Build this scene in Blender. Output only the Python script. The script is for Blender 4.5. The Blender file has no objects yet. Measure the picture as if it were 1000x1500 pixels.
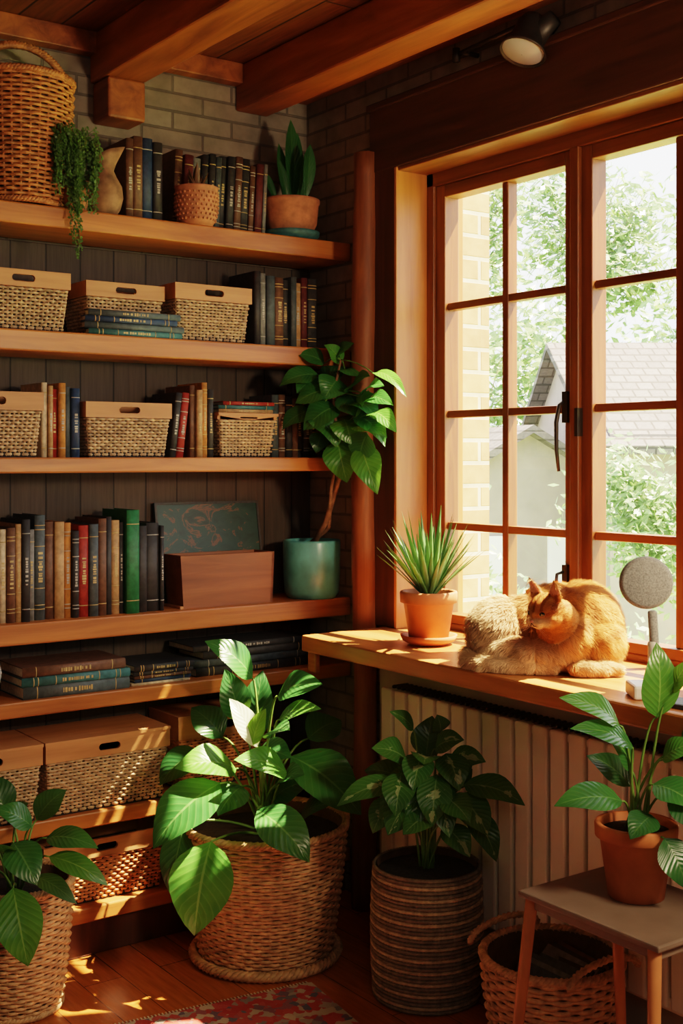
import bpy, math, random
from mathutils import Vector, Matrix, Euler
V=Vector
random.seed(7)
YAW=-math.radians(35.74)

# ------------------------------------------------------------------ materials
def newmat(name):
    m=bpy.data.materials.new(name); m.use_nodes=True
    nt=m.node_tree; b=nt.nodes['Principled BSDF']; return m,nt,b
def lk(nt,a,b): nt.links.new(a,b)
def ramp(nt,fac,stops):
    r=nt.nodes.new('ShaderNodeValToRGB'); e=r.color_ramp.elements
    while len(e)<len(stops): e.new(0.5)
    for i,(p,c) in enumerate(stops):
        e[i].position=p; e[i].color=(c[0],c[1],c[2],1)
    lk(nt,fac,r.inputs[0]); return r.outputs[0]
def coords(nt,scale=(1,1,1),out='Object'):
    tc=nt.nodes.new('ShaderNodeTexCoord'); mp=nt.nodes.new('ShaderNodeMapping')
    mp.inputs['Scale'].default_value=scale; lk(nt,tc.outputs[out],mp.inputs[0]); return mp.outputs[0]
def noise(nt,vec,scale,detail=5,rough=.55,dist=0):
    n=nt.nodes.new('ShaderNodeTexNoise'); n.inputs['Scale'].default_value=scale
    n.inputs['Detail'].default_value=detail; n.inputs['Roughness'].default_value=rough
    n.inputs['Distortion'].default_value=dist; lk(nt,vec,n.inputs['Vector']); return n.outputs[0]
def bump(nt,b,h,strength,dist=.01):
    bn=nt.nodes.new('ShaderNodeBump'); bn.inputs['Strength'].default_value=strength
    bn.inputs['Distance'].default_value=dist; lk(nt,h,bn.inputs['Height']); lk(nt,bn.outputs[0],b.inputs['Normal'])
def mixc(nt,fac,a,b,mode='MIX'):
    m=nt.nodes.new('ShaderNodeMix'); m.data_type='RGBA'; m.blend_type=mode
    if isinstance(fac,(int,float)): m.inputs[0].default_value=fac
    else: lk(nt,fac,m.inputs[0])
    for s,i in ((a,6),(b,7)):
        if isinstance(s,tuple): m.inputs[i].default_value=(s[0],s[1],s[2],1)
        else: lk(nt,s,m.inputs[i])
    return m.outputs[2]
def math_(nt,op,a,b=None):
    m=nt.nodes.new('ShaderNodeMath'); m.operation=op
    for s,i in ((a,0),(b,1)):
        if s is None: continue
        if isinstance(s,(int,float)): m.inputs[i].default_value=s
        else: lk(nt,s,m.inputs[i])
    return m.outputs[0]
def plain(name,c,rough=.6,var=.25,scale=30,bmp=.15,metal=0,spec=.5):
    m,nt,b=newmat(name); v=coords(nt); n=noise(nt,v,scale)
    lo=tuple(x*(1-var) for x in c); hi=tuple(min(1,x*(1+var)) for x in c)
    lk(nt,ramp(nt,n,[(.3,lo),(.7,hi)]),b.inputs['Base Color'])
    b.inputs['Roughness'].default_value=rough; b.inputs['Metallic'].default_value=metal
    b.inputs['Specular IOR Level'].default_value=spec
    if bmp: bump(nt,b,n,bmp,.003)
    return m
def wood(name,c1,c2,axis='x',rough=.45,k=16,bmp=.25):
    m,nt,b=newmat(name)
    s={'x':(1.2,k,k),'y':(k,1.2,k),'z':(k,k,1.2)}[axis]
    v=coords(nt,s); n=noise(nt,v,1.6,8,.6,.6); v2=coords(nt,tuple(q*.35 for q in s)); n2=noise(nt,v2,1.3,3,.5,.3)
    f=math_(nt,'ADD',math_(nt,'MULTIPLY',n,.6),math_(nt,'MULTIPLY',n2,.4))
    lk(nt,ramp(nt,f,[(.36,c1),(.5,tuple((a+b_)/2 for a,b_ in zip(c1,c2))),(.64,c2)]),b.inputs['Base Color'])
    b.inputs['Roughness'].default_value=rough; bump(nt,b,f,bmp,.006); return m
def swz(nt,o):
    tc=nt.nodes.new('ShaderNodeTexCoord'); s=nt.nodes.new('ShaderNodeSeparateXYZ'); c=nt.nodes.new('ShaderNodeCombineXYZ')
    lk(nt,tc.outputs['Object'],s.inputs[0])
    for i,a in enumerate(o): lk(nt,s.outputs['XYZ'.index(a)],c.inputs[i])
    return c.outputs[0]
def brickmat(name,order,c1,c2,mo,bw,rh,ms=.006,rough=.85,bstr=.6,nvar=.5,offset=.5,grain=None):
    m,nt,b=newmat(name); v=swz(nt,order)
    bt=nt.nodes.new('ShaderNodeTexBrick'); lk(nt,v,bt.inputs['Vector'])
    bt.inputs['Scale'].default_value=1; bt.inputs['Brick Width'].default_value=bw; bt.inputs['Row Height'].default_value=rh
    bt.inputs['Mortar Size'].default_value=ms; bt.inputs['Mortar Smooth'].default_value=.3; bt.offset=offset
    bt.inputs['Color1'].default_value=(*c1,1); bt.inputs['Color2'].default_value=(*c2,1); bt.inputs['Mortar'].default_value=(*mo,1)
    sc=grain or (1,1,1)
    mp=nt.nodes.new('ShaderNodeMapping'); mp.inputs['Scale'].default_value=sc; lk(nt,v,mp.inputs[0])
    n=noise(nt,mp.outputs[0],6 if grain else 14,7)
    col=mixc(nt,nvar,bt.outputs['Color'],ramp(nt,n,[(.3,(.35,.35,.35)),(.7,(1,1,1))]),'MULTIPLY')
    lk(nt,col,b.inputs['Base Color']); b.inputs['Roughness'].default_value=rough
    h=math_(nt,'SUBTRACT',math_(nt,'MULTIPLY',n,.35),bt.outputs['Fac'])
    bump(nt,b,h,bstr,.008); return m
def leafmat(name,c1,c2,vein,varieg=None,rough=.3):
    m,nt,b=newmat(name)
    uv=nt.nodes.new('ShaderNodeTexCoord'); s=nt.nodes.new('ShaderNodeSeparateXYZ'); lk(nt,uv.outputs['UV'],s.inputs[0])
    au=math_(nt,'ABSOLUTE',math_(nt,'SUBTRACT',s.outputs[0],.5))
    mid=math_(nt,'LESS_THAN',au,.02)
    w=math_(nt,'SINE',math_(nt,'MULTIPLY',math_(nt,'SUBTRACT',s.outputs[1],math_(nt,'MULTIPLY',au,.55)),62))
    v=coords(nt); n=noise(nt,v,9,3)
    base=ramp(nt,n,[(.3,c1),(.7,c2)])
    base=mixc(nt,math_(nt,'MULTIPLY',math_(nt,'GREATER_THAN',w,.86),.22),base,vein)
    if varieg:
        nn=noise(nt,v,22,4,.6,.8)
        f=math_(nt,'GREATER_THAN',math_(nt,'SUBTRACT',nn,math_(nt,'MULTIPLY',au,.6)),.53)
        base=mixc(nt,math_(nt,'MULTIPLY',f,.7),base,varieg)
    base=mixc(nt,math_(nt,'MULTIPLY',mid,.7),base,vein)
    lk(nt,base,b.inputs['Base Color']); b.inputs['Roughness'].default_value=rough
    bump(nt,b,w,.15,.003)
    tr=nt.nodes.new('ShaderNodeBsdfTranslucent'); lk(nt,mixc(nt,.5,base,(.25,.55,.05)),tr.inputs[0])
    mx=nt.nodes.new('ShaderNodeMixShader'); mx.inputs[0].default_value=.25
    lk(nt,b.outputs[0],mx.inputs[1]); lk(nt,tr.outputs[0],mx.inputs[2])
    lk(nt,mx.outputs[0],nt.nodes['Material Output'].inputs[0]); return m

M={}
M['shelf']=wood('shelf_oak',(.26,.070,.016),(.58,.205,.052),'x',.4)
M['sill']=wood('sill_oak',(.28,.080,.018),(.58,.215,.062),'y',.33)
M['jamb']=wood('jamb_oak',(.34,.11,.027),(.52,.19,.052),'z',.4)
M['beam']=wood('beam_wood',(.15,.035,.009),(.46,.135,.034),'y',.5,11,.5)
M['ceil']=brickmat('ceiling_boards','YXZ',(.19,.052,.015),(.25,.074,.020),(.02,.008,.003),3,.14,.004,.6,.5,.7,grain=(1,14,1))
M['dark']=wood('dark_casing',(.042,.015,.007),(.105,.036,.015),'z',.5)
M['darkh']=wood('dark_header',(.042,.015,.007),(.105,.036,.015),'y',.5)
M['frame']=wood('window_wood_v',(.12,.034,.010),(.29,.092,.025),'z',.38)
M['frameh']=wood('window_wood_h',(.12,.034,.010),(.29,.092,.025),'y',.38)
M['post']=wood('post_wood',(.15,.042,.014),(.36,.12,.04),'z',.6,14,.6)
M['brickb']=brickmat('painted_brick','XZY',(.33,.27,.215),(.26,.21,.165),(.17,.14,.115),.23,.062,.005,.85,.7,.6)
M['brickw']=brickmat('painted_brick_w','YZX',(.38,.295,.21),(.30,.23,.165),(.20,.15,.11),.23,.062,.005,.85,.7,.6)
M['planks']=brickmat('back_planks','ZXY',(.075,.05,.037),(.055,.037,.028),(.012,.008,.006),6,.115,.003,.7,.6,.5,grain=(1,16,1))
M['floor']=brickmat('floor_planks','YXZ',(.52,.150,.032),(.44,.120,.026),(.14,.04,.012),1.3,.12,.0016,.24,.25,.5,grain=(1.2,13,1))
M['plaster']=plain('plaster',(.54,.46,.36),.8,.1,8,.2)
M['radiator']=plain('radiator_enamel',(.88,.82,.70),.35,.04,5,0)
M['extbrick']=brickmat('exterior_brick','XZY',(.70,.40,.19),(.56,.30,.15),(.75,.62,.46),.22,.078,.008)
M['terra']=plain('terracotta',(.56,.17,.06),.7,.14,18,.15)
M['terrad']=plain('terracotta_dull',(.42,.16,.08),.8,.25,40,.3)
M['soil']=plain('soil',(.02,.013,.008),.95,.6,90,1)
M['teal']=plain('teal_glaze',(.12,.42,.45),.28,.3,14,.1)
M['wick']=plain('wicker',(.52,.30,.15),.6,.4,40,.2)
M['wick2']=plain('wicker_pale',(.46,.30,.17),.65,.4,40,.2)
M['wick3']=plain('wicker_honey',(.46,.17,.055),.55,.4,40,.2)
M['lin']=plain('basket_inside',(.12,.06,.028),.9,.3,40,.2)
M['band']=wood('basket_wood_band',(.36,.145,.052),(.55,.25,.10),'x',.55)
M['ropeA']=plain('seagrass_light',(.42,.29,.17),.8,.35,60,.3)
M['ropeB']=plain('seagrass_dark',(.19,.135,.085),.8,.35,60,.3)
M['clay']=plain('clay_vase',(.24,.12,.065),.75,.4,30,.5)
M['grey']=plain('stool_top',(.19,.135,.105),.4,.15,10,.05)
M['copper']=plain('stool_leg',(.50,.19,.075),.4,.15,12,0)
M['iron']=plain('iron',(.05,.04,.034),.45,.2,20,.1,.6)
M['whitep']=plain('white_plastic',(.80,.77,.72),.4,.04,10,0)
M['speck']=plain('speckled_grey',(.36,.36,.35),.9,.35,260,.3)
M['lens']=plain('lamp_lens',(.42,.42,.42),.25,.05,10,0)
M['page']=plain('book_pages',(.62,.52,.36),.9,.2,120,.2)
M['gold']=plain('gilt',(.46,.32,.13),.5,.3,40,0,.2)
M['silver']=plain('title_ink',(.40,.37,.32),.6,.3,40,0)
M['stem']=plain('stem_green',(.13,.25,.045),.5,.2,20,0)
M['bark']=plain('bark',(.22,.11,.055),.9,.4,50,.5)
M['farbark']=plain('garden_bark',(.34,.30,.26),.9,.3,10,.2)
M['roof']=brickmat('roof_tiles','YZX',(.13,.115,.12),(.18,.16,.16),(.06,.055,.055),.3,.16,.02)
M['hwall']=plain('house_wall',(.28,.24,.22),.9,.1,3,0)
M['hwhite']=plain('house_white',(.8,.8,.8),.9,.05,3,0)
M['lawn']=plain('lawn',(.28,.40,.14),1,.3,2,0)
M['leafA']=leafmat('leaf_lily',(.020,.105,.027),(.048,.20,.044),(.15,.34,.10))
M['leafB']=leafmat('leaf_bright',(.038,.17,.028),(.09,.29,.045),(.22,.42,.11))
M['leafV']=leafmat('leaf_variegated',(.024,.11,.026),(.058,.20,.042),(.24,.40,.16),(.44,.56,.30))
M['leafD']=leafmat('leaf_deep',(.013,.07,.023),(.032,.135,.036),(.10,.22,.07))
M['leafL']=leafmat('leaf_lime',(.10,.26,.024),(.19,.40,.045),(.3,.5,.1))
M['leafW']=leafmat('spathe_white',(.60,.70,.46),(.78,.84,.65),(.5,.6,.35))
M['aloe']=leafmat('aloe_leaf',(.07,.17,.055),(.15,.28,.09),(.25,.38,.15))
M['succ']=leafmat('succulent_red',(.14,.05,.03),(.20,.10,.04),(.3,.15,.08))
M['trail']=leafmat('trailing_leaf',(.045,.10,.022),(.10,.19,.045),(.15,.25,.08))
M['tree']=leafmat('tree_foliage',(.14,.25,.09),(.28,.39,.19),(.4,.5,.3))
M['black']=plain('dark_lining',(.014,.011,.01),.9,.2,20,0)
def glassm():
    m=bpy.data.materials.new('window_glass'); m.use_nodes=True; nt=m.node_tree
    for n in list(nt.nodes):
        if n.type!='OUTPUT_MATERIAL': nt.nodes.remove(n)
    t=nt.nodes.new('ShaderNodeBsdfTransparent'); t.inputs[0].default_value=(.98,.98,.98,1)
    g=nt.nodes.new('ShaderNodeBsdfGlossy'); g.inputs['Roughness'].default_value=.02
    x=nt.nodes.new('ShaderNodeMixShader'); x.inputs[0].default_value=.04
    lk(nt,t.outputs[0],x.inputs[1]); lk(nt,g.outputs[0],x.inputs[2]); lk(nt,x.outputs[0],nt.nodes['Material Output'].inputs[0]); return m
M['glass']=glassm()
BC={'char':(.032,.031,.033),'slate':(.065,.085,.095),'brown':(.13,.062,.035),'tan':(.42,.24,.11),'cream':(.58,.46,.31),'red':(.30,.028,.018),
 'navy':(.025,.05,.11),'green':(.02,.15,.055),'teal':(.04,.13,.14),'grey':(.18,.18,.17),'orange':(.46,.19,.05),'wine':(.11,.022,.022)}
for k,c in BC.items(): M['b_'+k]=plain('book_cloth_'+k,c,.6,.3,60,.15)
def rugm():
    m,nt,b=newmat('rug_weave'); v=coords(nt)
    n=nt.nodes.new('ShaderNodeTexVoronoi'); n.distance='MANHATTAN'; n.inputs['Scale'].default_value=42; lk(nt,v,n.inputs['Vector'])
    s=nt.nodes.new('ShaderNodeSeparateColor'); lk(nt,n.outputs['Color'],s.inputs[0])
    c=ramp(nt,s.outputs[0],[(.0,(.36,.035,.03)),(.45,(.42,.08,.06)),(.65,(.10,.10,.14)),(.82,(.45,.36,.26))])
    lk(nt,c,b.inputs['Base Color']); b.inputs['Roughness'].default_value=1
    bump(nt,b,noise(nt,v,200,2),.6,.004); return m
M['rug']=rugm()
def paintm():
    m,nt,b=newmat('dark_green_painting'); v=coords(nt,(1,1,1.3)); n=noise(nt,v,10,6,.6,1.5)
    lk(nt,ramp(nt,n,[(.3,(.005,.022,.018)),(.48,(.010,.042,.034)),(.55,(.012,.046,.035)),(.58,(.15,.06,.028)),(.62,(.014,.04,.028)),(.7,(.008,.024,.016))]),b.inputs['Base Color'])
    b.inputs['Roughness'].default_value=.45; return m
M['paint']=paintm()
def furm():
    m,nt,b=newmat('cat_fur'); a=nt.nodes.new('ShaderNodeVertexColor'); a.layer_name='Col'
    lk(nt,a.outputs[0],b.inputs['Base Color']); b.inputs['Roughness'].default_value=.7
    b.inputs['Specular IOR Level'].default_value=.2; return m
M['fur']=furm()

# ------------------------------------------------------------------ mesh builder
class MB:
    def __init__(s): s.v=[];s.f=[];s.m=[];s.uv=[];s.mats=[];s.sm=[]; s.T=None
    def mi(s,k):
        if k not in s.mats: s.mats.append(k)
        return s.mats.index(k)
    def add(s,vs,fs,k,uvs=None,smooth=True):
        o=len(s.v); T=s.T
        for p in vs: s.v.append(tuple(T@V(p)) if T else tuple(p))
        s.uv+= uvs if uvs else [(0.3,0.3)]*len(vs)
        i=s.mi(k)
        for f in fs: s.f.append([o+q for q in f]); s.m.append(i); s.sm.append(smooth)
    def box(s,a,b,k,ch=0):
        x0,y0,z0=a;x1,y1,z1=b
        vs=[(x,y,z) for x in(x0,x1) for y in(y0,y1) for z in(z0,z1)]
        s.add(vs,[(0,1,3,2),(4,6,7,5),(0,4,5,1),(2,3,7,6),(0,2,6,4),(1,5,7,3)],k,smooth=False)
    def lathe(s,prof,k,c=(0,0,0),n=40,fn=None):
        vs=[];fs=[]
        for r,z in prof:
            for i in range(n):
                a=2*math.pi*i/n; p=V((c[0]+r*math.cos(a),c[1]+r*math.sin(a),c[2]+z))
                if fn: p=fn(p,a)
                vs.append(p)
        for j in range(len(prof)-1):
            for i in range(n):
                i2=(i+1)%n; fs.append((j*n+i,j*n+i2,(j+1)*n+i2,(j+1)*n+i))
        s.add(vs,fs,k)
    def disc(s,c,r,k,n=32,jit=0):
        vs=[(c[0],c[1],c[2]+jit)]+[(c[0]+r*math.cos(2*math.pi*i/n),c[1]+r*math.sin(2*math.pi*i/n),c[2]) for i in range(n)]
        s.add(vs,[(0,1+i,1+(i+1)%n) for i in range(n)],k)
    def tube(s,pts,rad,k,sides=6,closed=False):
        pts=[V(p) for p in pts]; n=len(pts)
        if not isinstance(rad,(list,tuple)): rad=[rad]*n
        vs=[];fs=[]; nrm=None
        for i,p in enumerate(pts):
            if closed: t=pts[(i+1)%n]-pts[i-1]
            else: t=pts[min(i+1,n-1)]-pts[max(i-1,0)]
            t.normalize()
            if closed: nrm=V((0,0,1)); nrm=(nrm-t*nrm.dot(t)).normalized()
            else:
                if nrm is None: nrm=V((0,0,1)) if abs(t.z)<.9 else V((1,0,0))
                nrm=(nrm-t*nrm.dot(t)).normalized()
            bn=t.cross(nrm)
            for j in range(sides):
                a=2*math.pi*j/sides; vs.append(p+(nrm*math.cos(a)+bn*math.sin(a))*rad[i])
        m=n if closed else n-1
        for i in range(m):
            for j in range(sides):
                a=i*sides+j;b=i*sides+(j+1)%sides;i2=((i+1)%n)*sides
                fs.append((a,b,i2+(j+1)%sides,i2+j))
        if not closed:
            fs.append(tuple(range(sides))[::-1]); fs.append(tuple((n-1)*sides+j for j in range(sides)))
        s.add(vs,fs,k)
    def ell(s,c,r,k,n=16,rot=None):
        vs=[];fs=[];m=n//2+2
        R=rot.to_matrix() if rot else Matrix.Identity(3)
        vs.append(V(c)+R@V((0,0,-r[2])))
        for j in range(1,m):
            ph=-math.pi/2+math.pi*j/m
            for i in range(n):
                a=2*math.pi*i/n
                vs.append(V(c)+R@V((r[0]*math.cos(ph)*math.cos(a),r[1]*math.cos(ph)*math.sin(a),r[2]*math.sin(ph))))
        vs.append(V(c)+R@V((0,0,r[2]))); L=len(vs)-1
        for i in range(n):
            fs.append((0,1+(i+1)%n,1+i)); fs.append((L,L-n+i,L-n+(i+1)%n))
        for j in range(m-2):
            for i in range(n):
                a=1+j*n+i;b=1+j*n+(i+1)%n; fs.append((a,b,b+n,a+n))
        s.add(vs,fs,k)
    def leaf(s,A,T,w,k,N=(0,-.55,.85),arch=.14,fold=.22,n=9,ex=.8,rip=.03):
        A=V(A);T=V(T);N=V(N).normalized(); L=(T-A).length
        if L<1e-5: return
        d=(T-A)/L; side=d.cross(N)
        if side.length<.15: side=d.cross(V((1,0,0.2)))
        side.normalize(); up=side.cross(d); m=6; vs=[];uv=[];fs=[]; ph=random.random()*6
        for i in range(n+1):
            q=i/n; c=A+d*L*q+up*(arch*L*4*q*(1-q)); ww=w/2*max(.01,math.sin(math.pi*min(1,q**ex))**.85)
            if i==n: ww=w*.005
            for j in range(m+1):
                u=j/m*2-1
                p=c+side*ww*u+up*(fold*ww*(abs(u)-.15*u*u*3)+rip*w*math.sin(q*9+ph)*abs(u))
                vs.append(p);uv.append((j/m,q))
        for i in range(n):
            for j in range(m):
                a=i*(m+1)+j; fs.append((a,a+1,a+m+2,a+m+1))
        s.add(vs,fs,k,uv)
    def blade(s,A,d,L,w,k,droop=.2,th=.25):
        A=V(A);d=V(d).normalized(); side=d.cross(V((0,0,1)))
        if side.length<.1: side=V((1,0,0))
        side.normalize(); vs=[];uv=[];fs=[];n=8
        p=A.copy(); dd=d.copy()
        for i in range(n+1):
            q=i/n; ww=w/2*(1-q**2.2)*(.75+.5*math.sin(q*2.2))+.0004
            up=side.cross(dd)
            for j,(u,h) in enumerate(((-1,0.0),(-.5,-.6*th),(0,-th),(.5,-.6*th),(1,0),(0,th*.2))):
                vs.append(p+side*ww*u-up*(h*ww*-1)); uv.append((j/5,q))
            dd=(dd+V((0,0,-1))*droop/n).normalized(); p=p+dd*L/n
        for i in range(n):
            for j in range(6):
                a=i*6+j;b=i*6+(j+1)%6; fs.append((a,b,b+6,a+6))
        s.add(vs,fs,k,uv)
    def obj(s,name,loc=(0,0,0),rz=0,bevel=0):
        me=bpy.data.meshes.new(name); me.from_pydata(s.v,[],s.f)
        for k in s.mats: me.materials.append(M[k])
        me.polygons.foreach_set('material_index',s.m); me.polygons.foreach_set('use_smooth',s.sm)
        ul=me.uv_layers.new(name='UVMap'); li=[0]*len(me.loops); me.loops.foreach_get('vertex_index',li)
        fl=[]
        for i in li: fl+=list(s.uv[i])
        ul.data.foreach_set('uv',fl); me.update()
        o=bpy.data.objects.new(name,me); bpy.context.scene.collection.objects.link(o)
        o.location=loc; o.rotation_euler=(0,0,rz)
        if bevel:
            b=o.modifiers.new('bevel','BEVEL'); b.width=bevel; b.segments=2; b.limit_method='ANGLE'
        return o

def boxobj(name,a,b,k,bevel=0):
    m=MB(); m.box(a,b,k); return m.obj(name,bevel=bevel)

# ------------------------------------------------------------------ room shell
WX=2.5; WY=3.69; CZ=2.86; SF=3.413
boxobj('floor',(-1.7,-1.7,-.08),(2.75,3.8,0),'floor')
boxobj('ceiling',(-1.7,-1.7,CZ),(2.75,3.8,CZ+.08),'ceil')
boxobj('wall_back',(-1.7,WY,0),(2.75,WY+.15,CZ),'brickb')
boxobj('wall_left',(-1.8,-1.7,0),(-1.7,3.8,CZ),'plaster')
boxobj('wall_front',(-1.7,-1.8,0),(2.75,-1.7,CZ),'plaster')
w=MB()
OY0,OY1,OZ0,OZ1=1.68,3.131,.90,2.44
w.box((WX,-1.7,0),(2.75,OY0,CZ),'brickw'); w.box((WX,OY1,0),(2.75,WY,CZ),'brickw')
w.box((WX,OY0,0),(2.75,OY1,OZ0),'brickw'); w.box((WX,OY0,OZ1),(2.75,OY1,CZ),'brickw')
w.obj('wall_right')
boxobj('trim_1',(2.485,1.2,.0),(2.5,3.235,.885),'plaster')
for i,(x0,x1) in enumerate(((1.655,1.80),(2.20,2.33),(0.95,1.09),(.2,.34))):
    m=MB(); m.box((x0,-1.7,2.705),(x1,WY,CZ),'beam')
    if i==0: m.box((x0+.01,WY-.12,2.575),(x1-.005,WY,2.705),'beam')
    m.obj('ceiling_beam',bevel=.008)
boxobj('trim_2',(2.46,-1.7,2.775),(WX,WY,CZ),'beam',.006)
boxobj('trim_3',(-1.7,WY-.05,2.79),(2.46,WY,CZ),'beam',.004)
c=MB()
c.box((2.465,OY1,.945),(WX,3.262,2.67),'dark'); c.box((2.462,1.50,2.44),(WX,3.264,2.66),'darkh')
c.box((2.465,1.55,.945),(WX,OY0,2.44),'dark')
c.box((2.455,1.50,2.645),(WX,3.275,2.67),'darkh')
c.obj('trim_4',bevel=.005)
# window
g=MB()
X0,X1=2.60,2.66
g.box((2.462,OY1-.012,.945),(2.75,OY1+.001,2.44),'jamb')
g.box((2.47,OY0,.945),(2.75,OY0+.012,2.44),'frame')
g.box((2.47,OY0,2.428),(2.75,OY1,2.441),'frameh')
g.box((X0-.01,3.085,.945),(2.70,3.12,2.43),'frame'); g.box((X0-.01,1.69,.945),(2.70,1.73,2.43),'frame')
g.box((X0-.01,1.69,2.385),(2.70,3.12,2.43),'frameh'); g.box((2.601,1.69,.905),(2.70,3.12,.965),'frameh')
rows=[.995,1.278,1.64,1.989,2.344]
def casement(ya,yb,ym):
    g.box((X0,ya,.965),(X1,ya+.045,2.385),'frame'); g.box((X0,yb-.045,.965),(X1,yb,2.385),'frame')
    g.box((X0,ya+.045,.965),(X1,yb-.045,.995),'frameh'); g.box((X0,ya+.045,2.344),(X1,yb-.045,2.385),'frameh')
    g.box((X0+.01,ym-.013,.995),(X1-.01,ym+.013,2.344),'frame')
    for z in rows[1:-1]: g.box((X0+.012,ya+.045,z-.012),(X1-.012,yb-.045,z+.012),'frameh')
casement(2.462,3.085,2.768); casement(1.73,2.448,2.105)
g.box((X0-.018,2.44,.965),(X0,2.472,2.385),'frame')
o=g.obj('window_1',bevel=.003)
gl=MB(); gl.box((2.629,1.77,.995),(2.631,2.42,2.344),'glass'); gl.box((2.629,2.50,.995),(2.631,3.045,2.344),'glass')
q=gl.obj('glass'); q.parent=o
h=MB()
h.tube([(2.585,2.50,1.66),(2.57,2.50,1.65),(2.56,2.503,1.60),(2.563,2.505,1.52),(2.572,2.505,1.46)],[.005,.0065,.007,.006,.005],'iron')
h.box((2.590,2.490,1.60),(2.60,2.510,1.69),'iron')
h.box((2.578,2.438,1.56),(2.60,2.450,1.64),'iron')
h.tube([(2.585,2.50,1.17),(2.56,2.50,1.165),(2.555,2.50,1.13),(2.57,2.50,1.10)],.005,'iron'); h.box((2.590,2.490,1.09),(2.60,2.510,1.19),'iron')
q=h.obj('latch'); q.parent=o
s=MB(); s.box((2.14,1.1,.895),(2.60,3.19,.945),'sill'); s.box((2.16,3.14,.83),(2.18,3.185,.895),'sill')
s.obj('windowsill',bevel=.006)
p=MB(); pts=[];rr=[]
for i in range(41):
    z=i/40*2.51; pts.append((2.45+.003*math.sin(z*3),3.275+.003*math.cos(z*4),z)); rr.append(.040+.002*math.sin(z*7)+.001*math.sin(z*23))
p.tube(pts,rr,'post',20); p.obj('wooden_post')
r=MB(); y=1.5
while y<3.08:
    r.box((2.400,y,.15),(2.425,y+.056,.765),'radiator'); r.box((2.425,y+.02,.17),(2.478,y+.042,.75),'radiator'); y+=.068
r.box((2.412,1.5,.14),(2.44,3.08,.175),'radiator'); r.box((2.412,1.5,.735),(2.44,3.08,.758),'radiator')
y=1.5
while y<3.08:
    r.box((2.408,y,.766),(2.475,y+.012,.778),'iron'); y+=.023
for y in(1.7,2.9): r.box((2.43,y,0),(2.46,y+.03,.16),'radiator')
r.obj('radiator',bevel=.008)
sp=MB(); sp.tube([(2.445,2.80,2.712),(2.44,2.53,2.722)],.008,'iron',8); sp.tube([(2.5,2.77,2.712),(2.44,2.77,2.712)],.008,'iron',8)
sp.tube([(2.44,2.80,2.69),(2.44,2.80,2.73)],.012,'iron',10)
sp.tube([(2.44,2.53,2.722),(2.43,2.50,2.70),(2.42,2.47,2.66)],.01,'iron',8)
sp.tube([(2.46,2.41,2.715),(2.45,2.45,2.69),(2.43,2.48,2.655)],[.024,.035,.036],'iron',20)
sp.T=Matrix.Translation((2.415,2.475,2.66))@V((-.42,-.02,-.95)).to_track_quat('Z','Y').to_matrix().to_4x4()
sp.lathe([(0,-.08),(.03,-.075),(.042,-.05),(.046,0),(.062,.03),(.068,.04),(.063,.042),(.058,.034)],'iron',n=28)
sp.lathe([(.060,.036),(.04,.045),(0.001,.048)],'lens',n=28); sp.T=None
sp.obj('wall_spotlight')

# ------------------------------------------------------------------ bookshelf
SZ=[2.236,1.87,1.5,1.02,.795,.44,.158]
b=MB()
for i,z in enumerate(SZ):
    th=.062 if i in(0,1,3) else .046
    b.box((.1,SF,z-th),(WX-.004,WY-.03,z),'shelf')
b.box((.1,WY-.03,.001),(WX-.004,WY-.002,2.17),'planks')
b.box((.1,SF+.03,.001),(WX-.004,SF+.05,.11),'dark')
b.obj('bookshelf',bevel=.005)

# ------------------------------------------------------------------ weaving
def weave(mb,per,z0,z1,rowh,nst,k,ks,th,sides=5,seg=4):
    nr=max(2,int(round((z1-z0)/rowh)))
    for i in range(nr):
        z=z0+(i+.5)*(z1-z0)/nr; q=(i+.5)/nr; pts=[]
        N=nst*seg
        for j in range(N):
            u=j/N; x,y,nx,ny=per(u,q)
            o=th*.75*math.cos(math.pi*nst*u+math.pi*i)
            pts.append((x+nx*o,y+ny*o,z+random.uniform(-.0006,.0006)))
        mb.tube(pts,th*random.uniform(.9,1.08),k,sides,True)
    for j in range(nst):
        u=(j+.5)/nst
        pts=[]
        for a in range(4):
            q=a/3; x,y,nx,ny=per(u,q); pts.append((x,y,z0+(z1-z0)*q))
        mb.tube(pts,th*.7,ks,4)
def roundper(c,r0,r1,bul=0):
    def f(u,q):
        a=2*math.pi*u; r=r0+(r1-r0)*q+bul*math.sin(math.pi*q); return (c[0]+r*math.cos(a),c[1]+r*math.sin(a),math.cos(a),math.sin(a))
    return f
def rectper(x0,x1,y0,y1,taper=.0,cr=.02):
    def f(u,q):
        e=taper*(1-q); a0,a1,b0,b1=x0+e,x1-e,y0+e,y1-e; W=a1-a0;D=b1-b0;P=2*(W+D); d=u*P
        if d<W: return (a0+d,b0,0,-1)
        d-=W
        if d<D: return (a1,b0+d,1,0)
        d-=D
        if d<W: return (a1-d,b1,0,1)
        d-=W; return (a0,b1-d,-1,0)
    return f
def rope(mb,pts,R,r,k,tw,closed=True,sides=5):
    pts=[V(p) for p in pts]; n=len(pts)
    for ph in (0,2*math.pi/3,4*math.pi/3):
        out=[]
        for i,p in enumerate(pts):
            t=(pts[(i+1)%n]-pts[i-1]) if closed else (pts[min(i+1,n-1)]-pts[max(0,i-1)])
            t.normalize(); s=t.cross(V((0,1,0.01)) if abs(t.y)<.9 and not closed else V((0,0,1))); s.normalize(); u=s.cross(t)
            a=ph+2*math.pi*tw*i/n; out.append(p+(s*math.cos(a)+u*math.sin(a))*R)
        mb.tube(out,r,k,sides,closed)
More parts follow.
